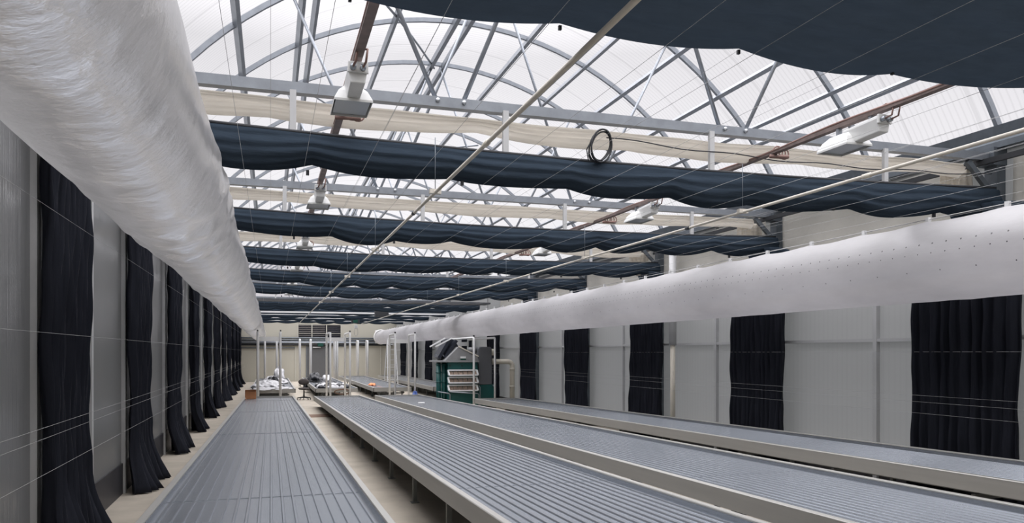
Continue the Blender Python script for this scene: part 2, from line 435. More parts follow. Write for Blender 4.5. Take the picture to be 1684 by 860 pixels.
def archpts(Y, x0=XL + .02, x1=XR - .02, n=40, off=0):
    a0 = math.asin((x0 - XM) / R_); a1 = math.asin((x1 - XM) / R_); out = []
    for i in range(n + 1):
        a = a0 + (a1 - a0) * i / n
        out.append((XM + (R_ - off) * math.sin(a), Y, ZAC + (R_ - off) * math.cos(a) + up(Y)))
    return out
def arch_mesh(Y):
    pts = archpts(Y); a0 = math.asin((XL + .02 - XM) / R_); a1 = math.asin((XR - .02 - XM) / R_)
    return MB().sweep(pts, .05, .07, lambda i: (math.sin(a0 + (a1 - a0) * i / 40), 0, math.cos(a0 + (a1 - a0) * i / 40)))
for k in range(0, 12):
    Y = 4.76 + 4 * k
    tag(arch_mesh(Y).build('roof_arch', m_galv), 'plain curved roof arch without a chord, just beyond the %s truss' % (ORD[k - 1] + ' visible' if k else 'unseen overhead'), 'roof arch', 'plain roof arches between the trusses')

HANG_X = [.18, 2.05, 4.2, 6.35]
TRF = [26.76 + 4 * k for k in range(6)]
for k, Y in enumerate(TRY[1:] + TRF):
    z = zch(Y)
    t = thing('roof_truss', ('steel arch truss over the %s gathered black roof curtain' % ORD[k]) if k < 5 else 'steel arch truss of the far roof, %s counted from the white header beam' % ORD[k - 5], 'roof truss', (XM, Y, z), 'arched roof trusses')
    part(MB().box((XL + .05, Y - .045, z - .045), (XR - .1, Y + .045, z + .045)), 'bottom_chord', m_galv, t)
    part(arch_mesh(Y), 'arch_rib', m_galv, t)
    for (xb, xt) in ((1.42, .28), (1.66, 3.02), (4.33, 3.16), (4.62, 5.92)):
        if abs(xb - xt) < .5 and False: continue
        part(MB().tube([(xb, Y, z + .02), (xt, Y, zarch(xt, Y) - .03)], .021, 8), 'strut', m_galv, t)
    for xb in (1.54, 4.48):
        for dx in (-.12, .12): part(MB().tube([(xb + dx, Y - .044, z + .01), (xb + dx, Y - .062, z + .01)], .02, 8), 'bolt', m_bolt, t)
    for hx in HANG_X:
        part(MB().box((hx - .026, Y - .07, z - (.42 if hx < 1 else .47)), (hx + .026, Y - .03, z - .03)), 'hanger_post', m_mull, t)
# cross braces in the roof
for j, (xa, ya, xb, yb) in enumerate(((1.19, 10.76, 3.05, 14.76), (1.19, 18.76, 3.05, 22.76), (5.0, 18.76, 3.15, 22.76), (.5, 14.76, 1.95, 18.76))):
    pts = [(xa + (xb - xa) * t / 8, ya + (yb - ya) * t / 8, zarch(xa + (xb - xa) * t / 8, ya + (yb - ya) * t / 8) - .09) for t in range(9)]
    tag(MB().tube(pts, .02, 6).build('wind_brace', m_galv), ['slanting brace rod from ridge toward the second black roof curtain', 'slanting brace rod just under ridge over the fourth black curtain', 'slanting brace rod on the duct side over the fourth black curtain', 'slanting brace rod over the third black curtain near the lamp row'][j], 'brace', 'slanting roof braces')
# columns on the duct side
for k, Y in enumerate(TRY[1:]):
    t = thing('wall_column', 'galvanised column carrying the roof truss of the %s black curtain' % ORD[k], 'column', (XR - .16, Y, 0), 'columns along the perforated duct wall')
    part(MB().box((XR - .15, Y - .08, 0), (XR - .02, Y + .08, 4.25 + up(Y))), 'post', m_galv_d, t)
    part(MB().bar((XR - .5, Y, zch(Y) - .06), (XR - .13, Y, zch(Y) - .42), .05, .06), 'knee_brace', m_galv_d, t)
    part(MB().box((XR - .22, Y - .1, zch(Y) - .1), (XR - .02, Y + .1, zch(Y) + .1)), 'head_plate', m_galv_d, t)

# ------------------------------------------------------------------ gathered roof curtains
def bundle(mbx, x0, x1, Y, ztop, h, dep, seed, nsc=1.05, sag=.07, nx=220, droop=0):
    rnd = random.Random(seed)
    nodes = [x0]
    while nodes[-1] < x1: nodes.append(nodes[-1] + nsc * rnd.uniform(.75, 1.3))
    sg = [sag * rnd.uniform(.5, 1.3) for _ in nodes]; lv = [rnd.uniform(-.03, .03) for _ in nodes]
    def bot(x):
        for i in range(len(nodes) - 1):
            if nodes[i] <= x <= nodes[i + 1]:
                t = (x - nodes[i]) / (nodes[i + 1] - nodes[i])
                return lv[i] * (1 - t) + lv[i + 1] * t - sg[i] * 4 * t * (1 - t)
        return 0
    # section: down the front, round the belly, up the back; wrinkles as waves that drift along x
    N = 30
    def fn(u, v):
        x = x0 + (x1 - x0) * u
        b = bot(x); hh = h - b - .03
        if v < .55:
            t = v / .55
            yy = -.05 + (-.05 * math.sin(t * PI * .9)); zz = ztop - hh * t
            w = math.sin(t * 19 + 2.2 * wob(x * .5, seed + 1) + seed) * .008 + math.sin(t * 37 + 3 * wob(x * .7, seed + 2)) * .004
            yy += w * math.sin(min(1, t * 3) * PI / 2)
        elif v < .78:
            t = (v - .55) / .23
            yy = -.05 + dep * t; zz = ztop - hh - .03 * math.sin(t * PI) + .008 * math.sin(t * 14 + x * 3)
        else:
            t = (v - .78) / .22
            yy = -.05 + dep * (1 - .25 * t); zz = ztop - hh + hh * .9 * t
        return (x, Y + yy, zz + .008 * wob(x * 2.2, seed + 5) - droop * max(0, 1 - ((x - 3.7) / 4.25) ** 2))
    mbx.grid(nx, N, fn)
    return bot

for k, Y in enumerate(TRY):
    zt = 3.73 + up(Y)
    if k == 0:
        # partly drawn sheet overhead
        t = thing('blackout_curtain', 'large half drawn black roof curtain directly overhead, cut by the picture top', 'curtain', (XM, 2.9, 3.4), 'gathered black roof curtains')
        mb = MB(); rnd = random.Random(3)
        nodes = [XL + .3 + .95 * i for i in range(12)]; sgs = [rnd.uniform(.02, .06) for _ in nodes]
        def fn(u, v):
            x = -.2 + 6.3 * u; i = min(10, int((x - nodes[0]) / .95)); tt = (x - nodes[i]) / .95
            sc_ = sgs[i] * 4 * tt * (1 - tt)
            yy = 3.3 - 1.9 * v
            z = 3.36 - sc_ * max(0, 1 - v * 3) + .14 * min(1, v * 2.2) + .012 * math.sin(v * 60 + 2 * wob(x * .6, 11)) * (v > .02) + .02 * wob(x * 1.3 + v * 4, 12)
            return (x, yy + .015 * wob(x * 1.1, 14), z)
        mb.grid(160, 60, fn)
        part(mb, 'cloth', m_black, t)
        for i in range(2, 8): part(MB().cbox((nodes[i], 3.3, 3.345), (.014, .014, .02)), 'clip', m_dark, t)
        continue
    lab = '%s gathered black roof curtain, counted away from the half drawn one overhead' % ORD[k - 1]
    t = thing('blackout_curtain', lab, 'curtain', (XM, Y, zt), 'gathered black roof curtains')
    mb = MB(); bot = bundle(mb, -.55, XR - .12, Y - .02, zt, .275 if k == 1 else .25, .11, 20 + k, droop=.075)
    part(mb, 'cloth', m_black, t)
    part(MB().tube([(-.56 + 8.49 * i / 24, Y - .06, zt + .005 - .075 * max(0, 1 - ((-.56 + 8.49 * i / 24 - 3.7) / 4.25) ** 2)) for i in range(25)], .016, 8), 'lead_bar', m_dark, t)
    # end that falls down beside the duct
    mb = MB()
    def fn(u, v):
        yy = Y - .75 + 1.05 * u; ww = (1 - .2 * v)
        x = XR - .42 + .22 * v + .035 * math.sin(u * 38 + k) * (.3 + v) + .02 * math.sin(u * 11)
        return (x, Y - .2 + (yy - Y + .2) * ww, 3.42 - .65 * v + up(Y) + .05 * u + .08 * (1 - v) * math.sin(u * PI))
    mb.grid(50, 14, fn); part(mb, 'falling_end', m_black, t, solid=.006)
    for i in range(6): part(MB().cbox((.3 + 1.35 * i, Y - .02, zt - .35), (.025, .03, .04)), 'clip', m_dark, t)
# cream shade cloths tucked under each truss
for k, Y in enumerate(TRY[1:4]):
    zt = 4.03 + up(Y)
    t = thing('shade_cloth', 'cream gathered shade cloth under the truss of the %s black curtain' % ORD[k], 'curtain', (XM, Y + .1, zt), 'gathered cream shade cloths')
    mb = MB(); bundle(mb, XL + .3, XR - .5, Y + .12, zt, .135, .08, 60 + k, 1.7, .035, 200, droop=.03)
    part(mb, 'cloth', m_cream, t)
    mb = MB()
    def fn(u, v):
        x = XR - .72 + .46 * u
        return (x, Y + .16 + .03 * math.sin(u * 30 + k) * (.3 + v), zt - .02 - .5 * v - .05 * math.sin(u * 3))
    mb.grid(40, 10, fn); part(mb, 'falling_end', m_cream, t, solid=.006)
# white side screens above the duct
for k in range(-1, 5):
    Y = 6.76 + 4 * k; mb = MB()
    def fn(u, v):
        yy = Y + .25 + 3.5 * u
        return (XR - .13 + .02 * math.sin(yy * 7 + v * 2) + .02 * wob(yy * 2, k + 90), yy, 4.12 - 1.02 * v + .05 * math.sin(u * PI) * v + up(Y))
    mb.grid(60, 12, fn)
    lab = 'white side screen above the duct, %s' % ('ahead of the first black roof curtain' if k < 0 else 'in the bay beyond the %s black roof curtain' % ORD[k])
    tag(mb.build('side_screen', m_screen, solid=.006), lab, 'screen', 'white side screens above the duct')

# ------------------------------------------------------------------ closed dark ceiling of the far half
FT = [26.76 + 4 * k for k in range(0, 7)]
n_dark = 0
for k in range(6):
    Y = FT[k]; z = 3.80 + up(Y)
    mb = MB(); bundle(mb, -.6, XR - .3, Y + (2.1 if k == 0 else .12), z - .09, .265, .2, 200 + n_dark, 1.0, .07, 130)
    tag(mb.build('blackout_curtain', m_black), '%s gathered black curtain past the white header beam, counted toward the far wall' % ORD[n_dark], 'curtain', 'gathered black curtains of the far ceiling')
    n_dark += 1
    if k == 0:
        t = thing('header_beam', 'long white beam crossing the ceiling above the ends of the near benches', 'beam', (XM, Y, z))
        part(MB().box((XL + .1, Y - .08, z - .07), (XR - .25, Y + .08, z + .03)), 'beam', m_white, t)
        part(MB().box((XL + .2, Y + .5, z - .26), (XR - .3, Y + 1.3, z - .20)), 'dark_panel', m_tank, t)
        mb = MB()
        for xx in (-.9, .2, 2.1, 4.1, 5.6, 6.9): mb.tube([(xx, Y - .1, z + .0), (xx, Y - .07, z + .0)], .05, 10)
        part(mb, 'bracket', m_galv_d, t)
    else:
        tag(MB().box((XL + .1, Y - .35, z - (.37 if k == 2 else .29)), (XR - .25, Y - .27, z - (.30 if k == 2 else .26))).build('ceiling_beam', m_white), '%s thin pale beam across the black ceiling beyond the white header' % ORD[k - 1], 'beam', 'thin pale beams across the far ceiling')

# ------------------------------------------------------------------ air ducts
def duct(x, z, r, ya, yb, nu, nv, seed, wr, fold):
    mb = MB(); rnd = random.Random(seed)
    ks = [(rnd.uniform(-1, 1) * 9, rnd.choice((2, 3, 4, 5, 7)), rnd.uniform(0, 6.28), rnd.uniform(.4, 1)) for _ in range(14)]
    def fn(u, v):
        Y = ya + (yb - ya) * u; a = 2 * PI * v
        w = sum(A * math.sin(kf * Y * .8 + n_ * a + p) for kf, n_, p, A in ks) / 14
        w2 = abs(math.sin(Y * 4.1 + 3 * a + 1.5 * math.sin(Y * .9))) ** 3 + .5 * abs(math.sin(Y * 9.7 - 2 * a + 2 * math.sin(Y * 2.3 + a))) ** 5
        rr = r * (1 + wr * w + fold * w2 * (.5 + .5 * math.sin(Y * 1.3)))
        xx = math.sin(a) * rr; zz = math.cos(a) * rr
        q = max(0, math.cos(a)); seg = (Y / .95) % 1.0
        zz += (q ** 10) * (.04 - .055 * 4 * seg * (1 - seg)) * r * 1.1     # pulled up at its hooks, sagging between
        zz -= .05 * r * max(0, -math.cos(a)) ** 2
        return (x + xx, Y, z + zz)
    mb.grid(nu, nv, fn, wrap=True); return mb
LX, LZ, LR = -.690, 3.00, .383
t = thing('air_duct', 'huge crumpled white plastic air duct hanging beside the smoky panelled wall', 'air duct', (LX, 24, LZ))
part(duct(LX, LZ, LR, .15, 50.6, 900, 72, 5, .05, .055), 'film_tube', m_duct_l, t)
mb = MB()
mb.tube([(LX + .02, .2, LZ + LR + .028), (LX + .02, 50.6, LZ + LR + .028)], .007, 6); part(mb, 'hanging_cable', m_dark, t)
for i in range(24):
    Y = .95 * (2 * i + 1); part(MB().box((LX - .012, Y - .03, LZ + LR - .01), (LX + .052, Y + .03, LZ + LR + .04)), 'hook', m_galv_d, t)
RX, RZ, RR = 6.88, 2.845, .416
t = thing('air_duct', 'long smooth white air duct with rows of small holes before the frosted wall', 'air duct', (RX, 24, RZ))
dm = duct(RX, RZ, RR, .6, 50.2, 420, 44, 9, .02, .012)
part(dm, 'film_tube', m_duct_r, t)
part(MB().tube([(RX, .6, RZ + RR + .05), (RX, 50.2, RZ + RR + .05)], .005, 6), 'hanging_cable', m_wire, t)
for i in range(50):
    Y = .95 * (i + 1); part(MB().box((RX - .02, Y - .02, RZ + RR - .02), (RX + .02, Y + .02, RZ + RR + .07)), 'hook', m_white, t)
# bent collar where the duct meets the far wall
pts = []
for i in range(9):
    a = i / 8 * PI / 2; pts.append((RX - .35 * (1 - math.cos(a)) , 50.2 + .35 * math.sin(a), RZ + .05))
part(MB().tube(pts, [RR * 1.02] * 9, 24), 'end_elbow', m_duct_r, t)
part(MB().tube([(RX - .02 + .0 + RR * 1.06 * math.cos(q / 24 * 2 * PI), 50.18, RZ + .03 + RR * 1.06 * math.sin(q / 24 * 2 * PI)) for q in range(24)], .05, 8, True), 'collar_ring', m_white, t)

# ------------------------------------------------------------------ wall curtains
def wall_curtain(Ya, Yb, xw, sgn, seed, ztop, puddle, tk=.04):
    rnd = random.Random(seed); nf = rnd.randint(8, 11); ph = rnd.uniform(0, 6.28); fl = rnd.uniform(.8, 1.2)
    mb = MB(); yc = (Ya + Yb) / 2; hw = (Yb - Ya) / 2
    def fn(u, v):
        z = ztop * (1 - v) + .015 * v
        tie = math.exp(-((z - 1.22) / .22) ** 2); bl = math.exp(-((z - 2.2) / .5) ** 2)
        fla = max(0, (.75 - z) / .75) ** 1.6
        wdt = hw * (1 - tk * tie + .02 * bl + puddle * .4 * fla * fl)
        s = u * 2 - 1
        yy = yc + s * wdt + .05 * fla * math.sin(u * 5 + seed)
        amp = .05 + .045 * fla - .02 * tie
        x = xw + sgn * (.11 + amp * math.sin(u * nf * 2 * PI + ph + .7 * math.sin(z * 1.7 + seed)) + .025 * math.sin(u * nf * 4.6 * PI + z * 1.1) + puddle * fla * (.55 + .35 * math.sin(u * 9 + seed)))
        x += sgn * .02 * (1 - tie) * math.sin(z * 9 + u * 13) * .4
        return (x, yy, z)
    mb.grid(90, 46, fn); return mb
for k in range(0, 11):
    Y = 6.76 + 4 * k
    t = thing('wall_curtain', '%s tied black curtain along the smoky panelled wall, counted into the distance' % ORD[k], 'curtain', (XL + .15, Y + 1.3, 0), 'black curtains along the smoky wall')
    part(wall_curtain(Y + .28, Y + 1.58, XL + .05, 1, 300 + k, 3.75, .26), 'cloth', m_blackw, t, solid=.004)
for k in range(0, 11):
    Y = 6.76 + 4 * k
    t = thing('wall_curtain', '%s black curtain along the frosted wall under the perforated duct, counted into the distance' % ORD[k], 'curtain', (XR - .15, Y + .5, 0), 'black curtains along the frosted wall')
    part(wall_curtain(Y - .42, Y + 1.02, XR - .15, -1, 400 + k, 3.0, .06, .015), 'cloth', m_blackw, t, solid=.004)
# long wires along the walls
for i, (x, z, lab) in enumerate(((XL + .30, 1.30, 'upper of the low twin wires along the smoky wall curtains'), (XL + .30, 1.22, 'lower of the low twin wires along the smoky wall curtains'), (XL + .34, .98, 'lowest long wire along the smoky wall curtains'),
                                 (XL + .28, 2.0, 'mid height wire along the smoky wall curtains'), (XL + .28, 2.95, 'high wire along the smoky wall under the crumpled duct'),
                                 (XR - .36, 1.32, 'upper low wire along the frosted wall curtains'), (XR - .36, 1.24, 'second low wire along the frosted wall curtains'), (XR - .36, 1.10, 'lowest wire along the frosted wall curtains'), (XR - .3, 1.86, 'single wire just below the rail of the frosted wall'))):
    tag(MB().tube([(x, -1, z), (x, 50.5, z)], .0014, 5).build('wall_wire', m_wire), lab, 'wire', 'long wires along the walls')
# curtain support wires overhead
wx = [-.2, .25, .7, 1.15, 1.75, 2.2, 2.7, 3.2, 3.7, 4.2, 4.9, 5.4, 5.9, 6.4, 6.9, 7.3]
for i, x in enumerate(wx):
    tag(MB().tube([(x, -2, 3.235), (x, 26.7, 3.46)], .0013, 5).build('support_wire', m_wire), '%s thin overhead wire below the black roof curtains, counted from the crumpled duct' % ORD[i], 'wire', 'thin wires below the roof curtains')
for i, x in enumerate([0., .95, 1.9, 2.85, 3.8, 4.75, 5.7, 6.65, 7.4]):
    tag(MB().tube([(x, -2, 3.76), (x, 26.7, 3.86)], .0013, 5).build('support_wire', m_wire), '%s thin wire above the black roof curtains, counted from the crumpled duct' % ORD[i], 'wire', 'thin wires above the roof curtains')

# ------------------------------------------------------------------ long white pipes below the ceiling
for (x, z, y1, lab) in ((1.365, 3.22, 41, 'long pale pipe under the curtains slanting from overhead toward the far window'), (4.46, 3.22, 40, 'long pale pipe under the curtains on the side of the perforated duct')):
    t = thing('overhead_pipe', lab, 'pipe', (x, 20, z), 'long pale pipes below the roof curtains')
    part(MB().tube([(x, -1, z), (x, y1, z + .12)], .0145, 10), 'pipe', m_rod, t)
    for k, Y in enumerate([2.2, 4.9, 7.6, 10.3, 13, 15.7, 18.4, 21.1, 23.8, 26.5]):
        zz = z + .12 * (Y + 1) / (y1 + 1)
        part(MB().tube([(x, Y - .04, zz), (x, Y + .04, zz)], .020, 10), 'coupler', m_pipe if k % 2 else m_dark, t)
    for Y in TRY[1:]:
        zz = z + .12 * (Y + 1) / (y1 + 1)
        part(MB().tube([(x, Y - .2, zz + .012), (x, Y - .2, 3.72 + up(Y))], .0035, 6), 'hanger', m_galv_d, t)
        part(MB().box((x - .05, Y - .225, zz - .012), (x + .05, Y - .175, zz + .028)), 'pipe_clamp', m_rod, t)

# ------------------------------------------------------------------ lamp rows
LAMPX = [.555, 4.757]
def lamp_parts(t):
    L = ROOTPOS(t)   # origin: top centre of the lamp, under its conduit; length runs along Y
    def P(x, y, z): return (L[0] + x, L[1] + y, L[2] + z)
    # ballast box (near end): wedge sided
    mb = MB()
    sec0 = [(-.06, -.02), (.06, -.02), (.066, -.05), (.048, -.155), (-.048, -.155), (-.066, -.05)]
    sec1 = [(-.055, -.04), (.055, -.04), (.058, -.06), (.045, -.17), (-.045, -.17), (-.058, -.06)]
    vs = [P(a, -.32, b) for a, b in sec0] + [P(a, .08, b) for a, b in sec1]
    mb.add(vs, [(0, 1, 2, 3, 4, 5), (11, 10, 9, 8, 7, 6)] + [(i, i + 6, (i + 1) % 6 + 6, (i + 1) % 6) for i in range(6)])
    part(mb, 'ballast_box', m_lamp, t, bevel=.008)
    mb = MB(); mb.add([P(-.066, -.335, -.015), P(.066, -.335, -.015), P(.07, -.335, -.09), P(-.07, -.335, -.09), P(-.066, -.315, -.015), P(.066, -.315, -.015), P(.07, -.315, -.09), P(-.07, -.315, -.09)],
                      [(0, 3, 2, 1), (4, 5, 6, 7), (0, 1, 5, 4), (1, 2, 6, 5), (2, 3, 7, 6), (3, 0, 4, 7)])
    part(mb, 'end_plate', m_lamp, t, bevel=.005)
    for dx in (-.035, .03):
        part(MB().tube([P(dx, -.37, -.06), P(dx, -.33, -.06)], .02, 10), 'cable_gland', m_refl, t)
        pts = [P(dx, -.37, -.06), P(dx + .01, -.43, -.05), P(dx + .02, -.44, .03), P(dx * .4, -.36, .06), P(0, -.25, .05)]
        part(MB().tube(pts, .008, 6), 'cable', m_cable, t)
    # reflector (far end): flared trough, open below
    mb = MB()
    def ring(w, y0, y1, z): return [P(-w, y0, z), P(w, y0, z), P(w, y1, z), P(-w, y1, z)]
    r0 = ring(.05, .02, .25, -.06); r1 = ring(.10, -.02, .29, -.11); r2 = ring(.132, -.05, .32, -.175); r3 = ring(.132, -.05, .32, -.19)
    vs = r0 + r1 + r2 + r3; fs = [(0, 1, 2, 3)]
    for a in (0, 4, 8):
        for i in range(4): fs.append((a + i, a + 4 + i, a + 4 + (i + 1) % 4, a + (i + 1) % 4))
    mb.add(vs, fs); rf = part(mb, 'reflector', m_lamp, t, solid=.004)
    part(MB().tube([P(0, .02, -.14), P(0, .25, -.14)], .02, 10), 'bulb', m_white, t)
    part(MB().box(P(-.12, -.04, -.178), P(.12, .31, -.174)), 'inner_plate', m_refl, t)
    part(MB().box(P(-.02, -.2, -.03), P(.02, -.17, .04)), 'hanger_bracket', m_galv, t)
    part(MB().box(P(-.02, .18, -.07), P(.02, .21, .04)), 'hanger_bracket', m_galv, t)
lamp0 = None
for r, x in enumerate(LAMPX):
    side = 'nearer the crumpled duct' if r == 0 else 'nearer the perforated duct'
    t = thing('lamp_conduit', 'rusty brown cable tray carrying the lamp row %s' % side, 'conduit', (x, 10, 3.80), 'cable trays of the lamp rows')
    ya, yb = -1, 26.5
    part(MB().bar((x, ya, 3.80), (x, yb, 3.93), .06, .035), 'tray', m_rust, t)
    mb = MB()
    for q, dx in enumerate((-.022, .0, .022)):
        mb.tube([(x + dx + .01 * wob(yy * .6, q + 7), yy, 3.80 + .13 * (yy - ya) / (yb - ya) + .03 - .012 * (1 + math.sin(yy * 3.1 + q))) for yy in [ya + (yb - ya) * i / 120 for i in range(121)]], .011, 6)
    part(mb, 'cable', m_cable, t)
    for i in range(6):
        Y = (5.5 if r == 0 else 5.36) + (4.0 if r == 0 else 3.9) * i
        lab = '%s grow lamp of the row %s, counted from the camera' % (ORD[i], side)
        z = 3.77 + .13 * (Y + 1) / 27.5
        if lamp0 is None:
            lamp0 = thing('grow_lamp', lab, 'lamp', (x, Y, z), 'white grow lamps under the roof'); lamp_parts(lamp0)
        else: copy_tree(lamp0, (x, Y, z), lab)
    # coiled spare cable above each black curtain
    for i, Y in enumerate(TRY[1:5]):
        mb = MB()
        for q in range(3):
            mb.tube([(x + .04 + .05 * q + .055 * math.cos(a / 14 * 2 * PI), Y - .3 + .02 * q, 3.84 + .055 * math.sin(a / 14 * 2 * PI)) for a in range(14)], .008, 6, True)
        mb.tube([(x - .05, Y - .3, 3.79), (x + .16, Y - .3, 3.80)], .02, 6)
        tag(mb.build('cable_loop', m_cable), 'loops of spare brown cable at %s black curtain, lamp tray %s' % (ORD[i], side), 'cable', 'loops of brown cable on the lamp trays')

# coil of black cable on the first curtain
c0 = px_Y(984, 243, 6.70); rad = .155
t = thing('cable_coil', 'coil of black cable standing on the first gathered black roof curtain', 'cable', (c0.x, 6.7, c0.z))
for q in range(5):
    rr = rad - .008 * (q % 3); tilt = .12 + .05 * q
    part(MB().tube([(c0.x + rr * .8 * math.cos(a / 32 * 2 * PI) + .09 * math.sin(a / 32 * 2 * PI) * tilt * 2, 6.62 + .012 * q + .05 * math.cos(a / 32 * 2 * PI), c0.z + rr * math.sin(a / 32 * 2 * PI) + .01 * (q % 2)) for a in range(32)], .0075, 6, True), 'loop', m_dark, t)
a0 = px_Y(968, 262, 6.65); part(MB().tube([(a0.x, 6.65, a0.z - .02), (a0.x - .02, 6.65, a0.z + .09), (c0.x - .06, 6.66, c0.z + .1), (c0.x - .02, 6.66, c0.z + .15)], .006, 6), 'tail', m_dark, t)
pts = [(c0.x + .08 + (7.75 - c0.x) * i / 30, 6.69, c0.z + .10 - .06 * math.sin(i / 30 * PI) + .012 * math.sin(i * .9) - .02 * i / 30) for i in range(31)]
tag(MB().tube(pts, .006, 6).build('black_cable', m_dark), 'thin black cable strung along the first cream shade cloth from the coil', 'cable')

# ------------------------------------------------------------------ benches
def ztop(X, Y): return ZC - (.98 + .019 * (X * SS + Y * CC))
BEN = [((-.82, .75), 1.2, 27.2), ((1.40, 2.98), 1.2, 27.0), ((3.49, 5.07), 1.2, 27.2), ((6.11, 7.52), 1.2, 23.4)]
BLAB = ['ribbed metal bench beside the smoky wall, the box at its end', 'ribbed metal bench with open legs on the concrete aisle', 'ribbed metal bench third from the smoky wall, ending at the green machine', 'ribbed metal bench along the frosted wall under the perforated duct']
def bench(x0, x1, ya, yb, label, zf, group, ribs=True, leg0=3.7, step=1.9, extra=None):
    xm = (x0 + x1) / 2; t = thing('growing_bench', label, 'bench', (xm, (ya + yb) / 2, 0), group)
    # tray with grooves that run its length
    prof = [(x0 + .05, .0 - .012), (x0 + .055, -.055)]
    pitch = .081; nr = int((x1 - x0 - .16) / pitch); st = x0 + .08 + ((x1 - x0 - .16) - nr * pitch) / 2
    for i in range(nr + 1):
        q = st + i * pitch
        prof += [(q - .011, -.055), (q - .006, -.0435), (q + .006, -.0435), (q + .011, -.055)] if ribs else [(q, -.055)]
    prof += [(x1 - .055, -.055), (x1 - .05, -.012)]
    mb = MB(); n = len(prof); vs = []
    for yy in (ya + .04, yb - .04):
        for (x, dz) in prof: vs.append((x, yy, zf(xm, yy) + dz))
    mb.add(vs, [(i, i + 1, n + i + 1, n + i) for i in range(n - 1)])
    part(mb, 'tray', m_alu, t, solid=.003)
    yy = ya + 5.2
    while yy < yb - .3:
        part(MB().bar((x0 + .06, yy, zf(xm, yy) - .052), (x1 - .06, yy, zf(xm, yy) - .052), .010, .005), 'seam_strip', m_alu, t); yy += 6.2
    for (xa, sg) in ((x0, 1), (x1, -1)):
        mb = MB(); pr = [(xa, -.15), (xa, -.002), (xa + sg * .006, .004), (xa + sg * .05, .004), (xa + sg * .054, -.002), (xa + sg * .054, -.012), (xa + sg * .02, -.012), (xa + sg * .02, -.15)]
        m = len(pr); vs = [(p[0], yy, zf(xm, yy) + p[1]) for yy in (ya, yb) for p in pr]
        mb.add(vs, [tuple(range(m)), tuple(range(2 * m - 1, m - 1, -1))] + [(i, i + m, (i + 1) % m + m, (i + 1) % m) for i in range(m)])
        part(mb, 'side_rail', m_alu_f, t)
    for (yy, sg) in ((ya, 1), (yb, -1)):
        part(MB().box((x0, min(yy, yy + sg * .03), zf(xm, yy) - .15), (x1, max(yy, yy + sg * .03), zf(xm, yy) + .003)), 'end_rail', m_alu_f, t)
    for sx in (x0 + .30, x1 - .30):
        part(MB().tube([(sx, ya + .1, zf(xm, ya) - .19), (sx, yb - .1, zf(xm, yb) - .19)], .028, 8), 'roller_tube', m_alu_leg, t)
    yy = leg0
    while yy < yb - .2:
        zz = zf(xm, yy) - .215
        part(MB().box((x0 + .22, yy - .022, zz - .05), (x1 - .22, yy + .022, zz)), 'cross_beam', m_alu_leg, t)
        for sx in (x0 + .30, x1 - .30):
            mb = MB().box((sx - .025, yy - .025, 0.004), (sx + .025, yy + .025, zz - .04)); mb.box((sx - .05, yy - .06, 0), (sx + .05, yy + .06, .008))
            part(mb, 'leg', m_alu_leg, t)
        yy += step
    return t
for (xr, ya, yb), lab in zip(BEN, BLAB): bench(xr[0], xr[1], ya, yb, lab, ztop, 'long ribbed benches before the white post frames')
FB = [((-.72, .90), 29.9, 43.0, 'far bench heaped with white plastic bags'), ((1.62, 3.22), 29.9, 43.5, 'far bench with the black bag and mottled sheets on it'),
      ((3.80, 5.3), 29.9, 46.0, 'far bench carrying only a scrap of orange cloth'), ((6.15, 7.5), 29.9, 46.5, 'far bench along the frosted wall behind the stepladder')]
zfar = lambda X, Y: .49
for (xr, ya, yb, lab) in FB: bench(xr[0], xr[1], ya, yb, lab, zfar, 'shorter benches beyond the white post frames', leg0=ya + .6, step=2.2)
# thin brown strip laid flat across the aisle floor
tag(MB().box((.82, 22.6, 0), (1.65, 23.6, .012)).build('floor_strip', m_brownfl), 'thin brown strip lying flat across the concrete aisle', 'drain cover')

# ------------------------------------------------------------------ white post frames
def post_frame(xa, xb, ya, yb, ztp, r, label, rails, group, base=0):
    t = thing('post_frame', label, 'frame', ((xa + xb) / 2, ya, base), group)
    for x in (xa, xb):
        pts = [(x, ya, base), (x, ya, ztp - .07), (x, ya + .02, ztp - .02), (x, ya + .07, ztp), (x, yb - .07, ztp), (x, yb - .02, ztp - .02), (x, yb, ztp - .07), (x, yb, base)]
        part(MB().tube(pts, r, 10), 'post_loop', m_white, t)
    for (y, z, h) in rails:
        part(MB().box((xa, y - .02, z - h / 2), (xb, y + .02, z + h / 2)), 'cross_rail', m_white, t)
    for x in (xa, xb): part(MB().cbox((x, ya + .02, ztp + r + .02), (.05, .05, .05)), 'cap', m_dark, t)
    return t
G1 = 'white post frames between the bench rows'
post_frame(-.43, .33, 27.8, 29.6, 2.56, .036, 'white post frame at the end of the bench by the smoky wall', [(29.6, 2.36, .16)], G1)
post_frame(2.0, 2.68, 27.6, 29.5, 2.55, .036, 'white post frame at the end of the bench with open legs', [(29.5, 2.35, .14)], G1)
post_frame(4.28, 5.0, 27.6, 28.95, 2.52, .036, 'white post frame beside the stepladder', [(28.95, 2.28, .14)], G1)
post_frame(6.2, 6.90, 23.75, 27.3, 2.33, .036, 'white post frame straddling the green machine and grey tank', [(27.3, 2.17, .14)], G1)
G2 = 'pale far post frames before the far wall'
post_frame(-.30, .32, 43.4, 44.4, 2.56, .05, 'pale far post frame behind the bench of white bags', [], G2)
post_frame(1.55, 2.13, 43.8, 44.7, 2.58, .05, 'pale far post frame behind the black bag', [], G2)
post_frame(3.45, 3.56, 43.8, 44.7, 2.58, .05, 'pale narrow far post pair by the cream door', [], G2)
post_frame(4.98, 5.55, 46.4, 47.2, 2.56, .05, 'pale far post frame past the orange cloth', [], G2)

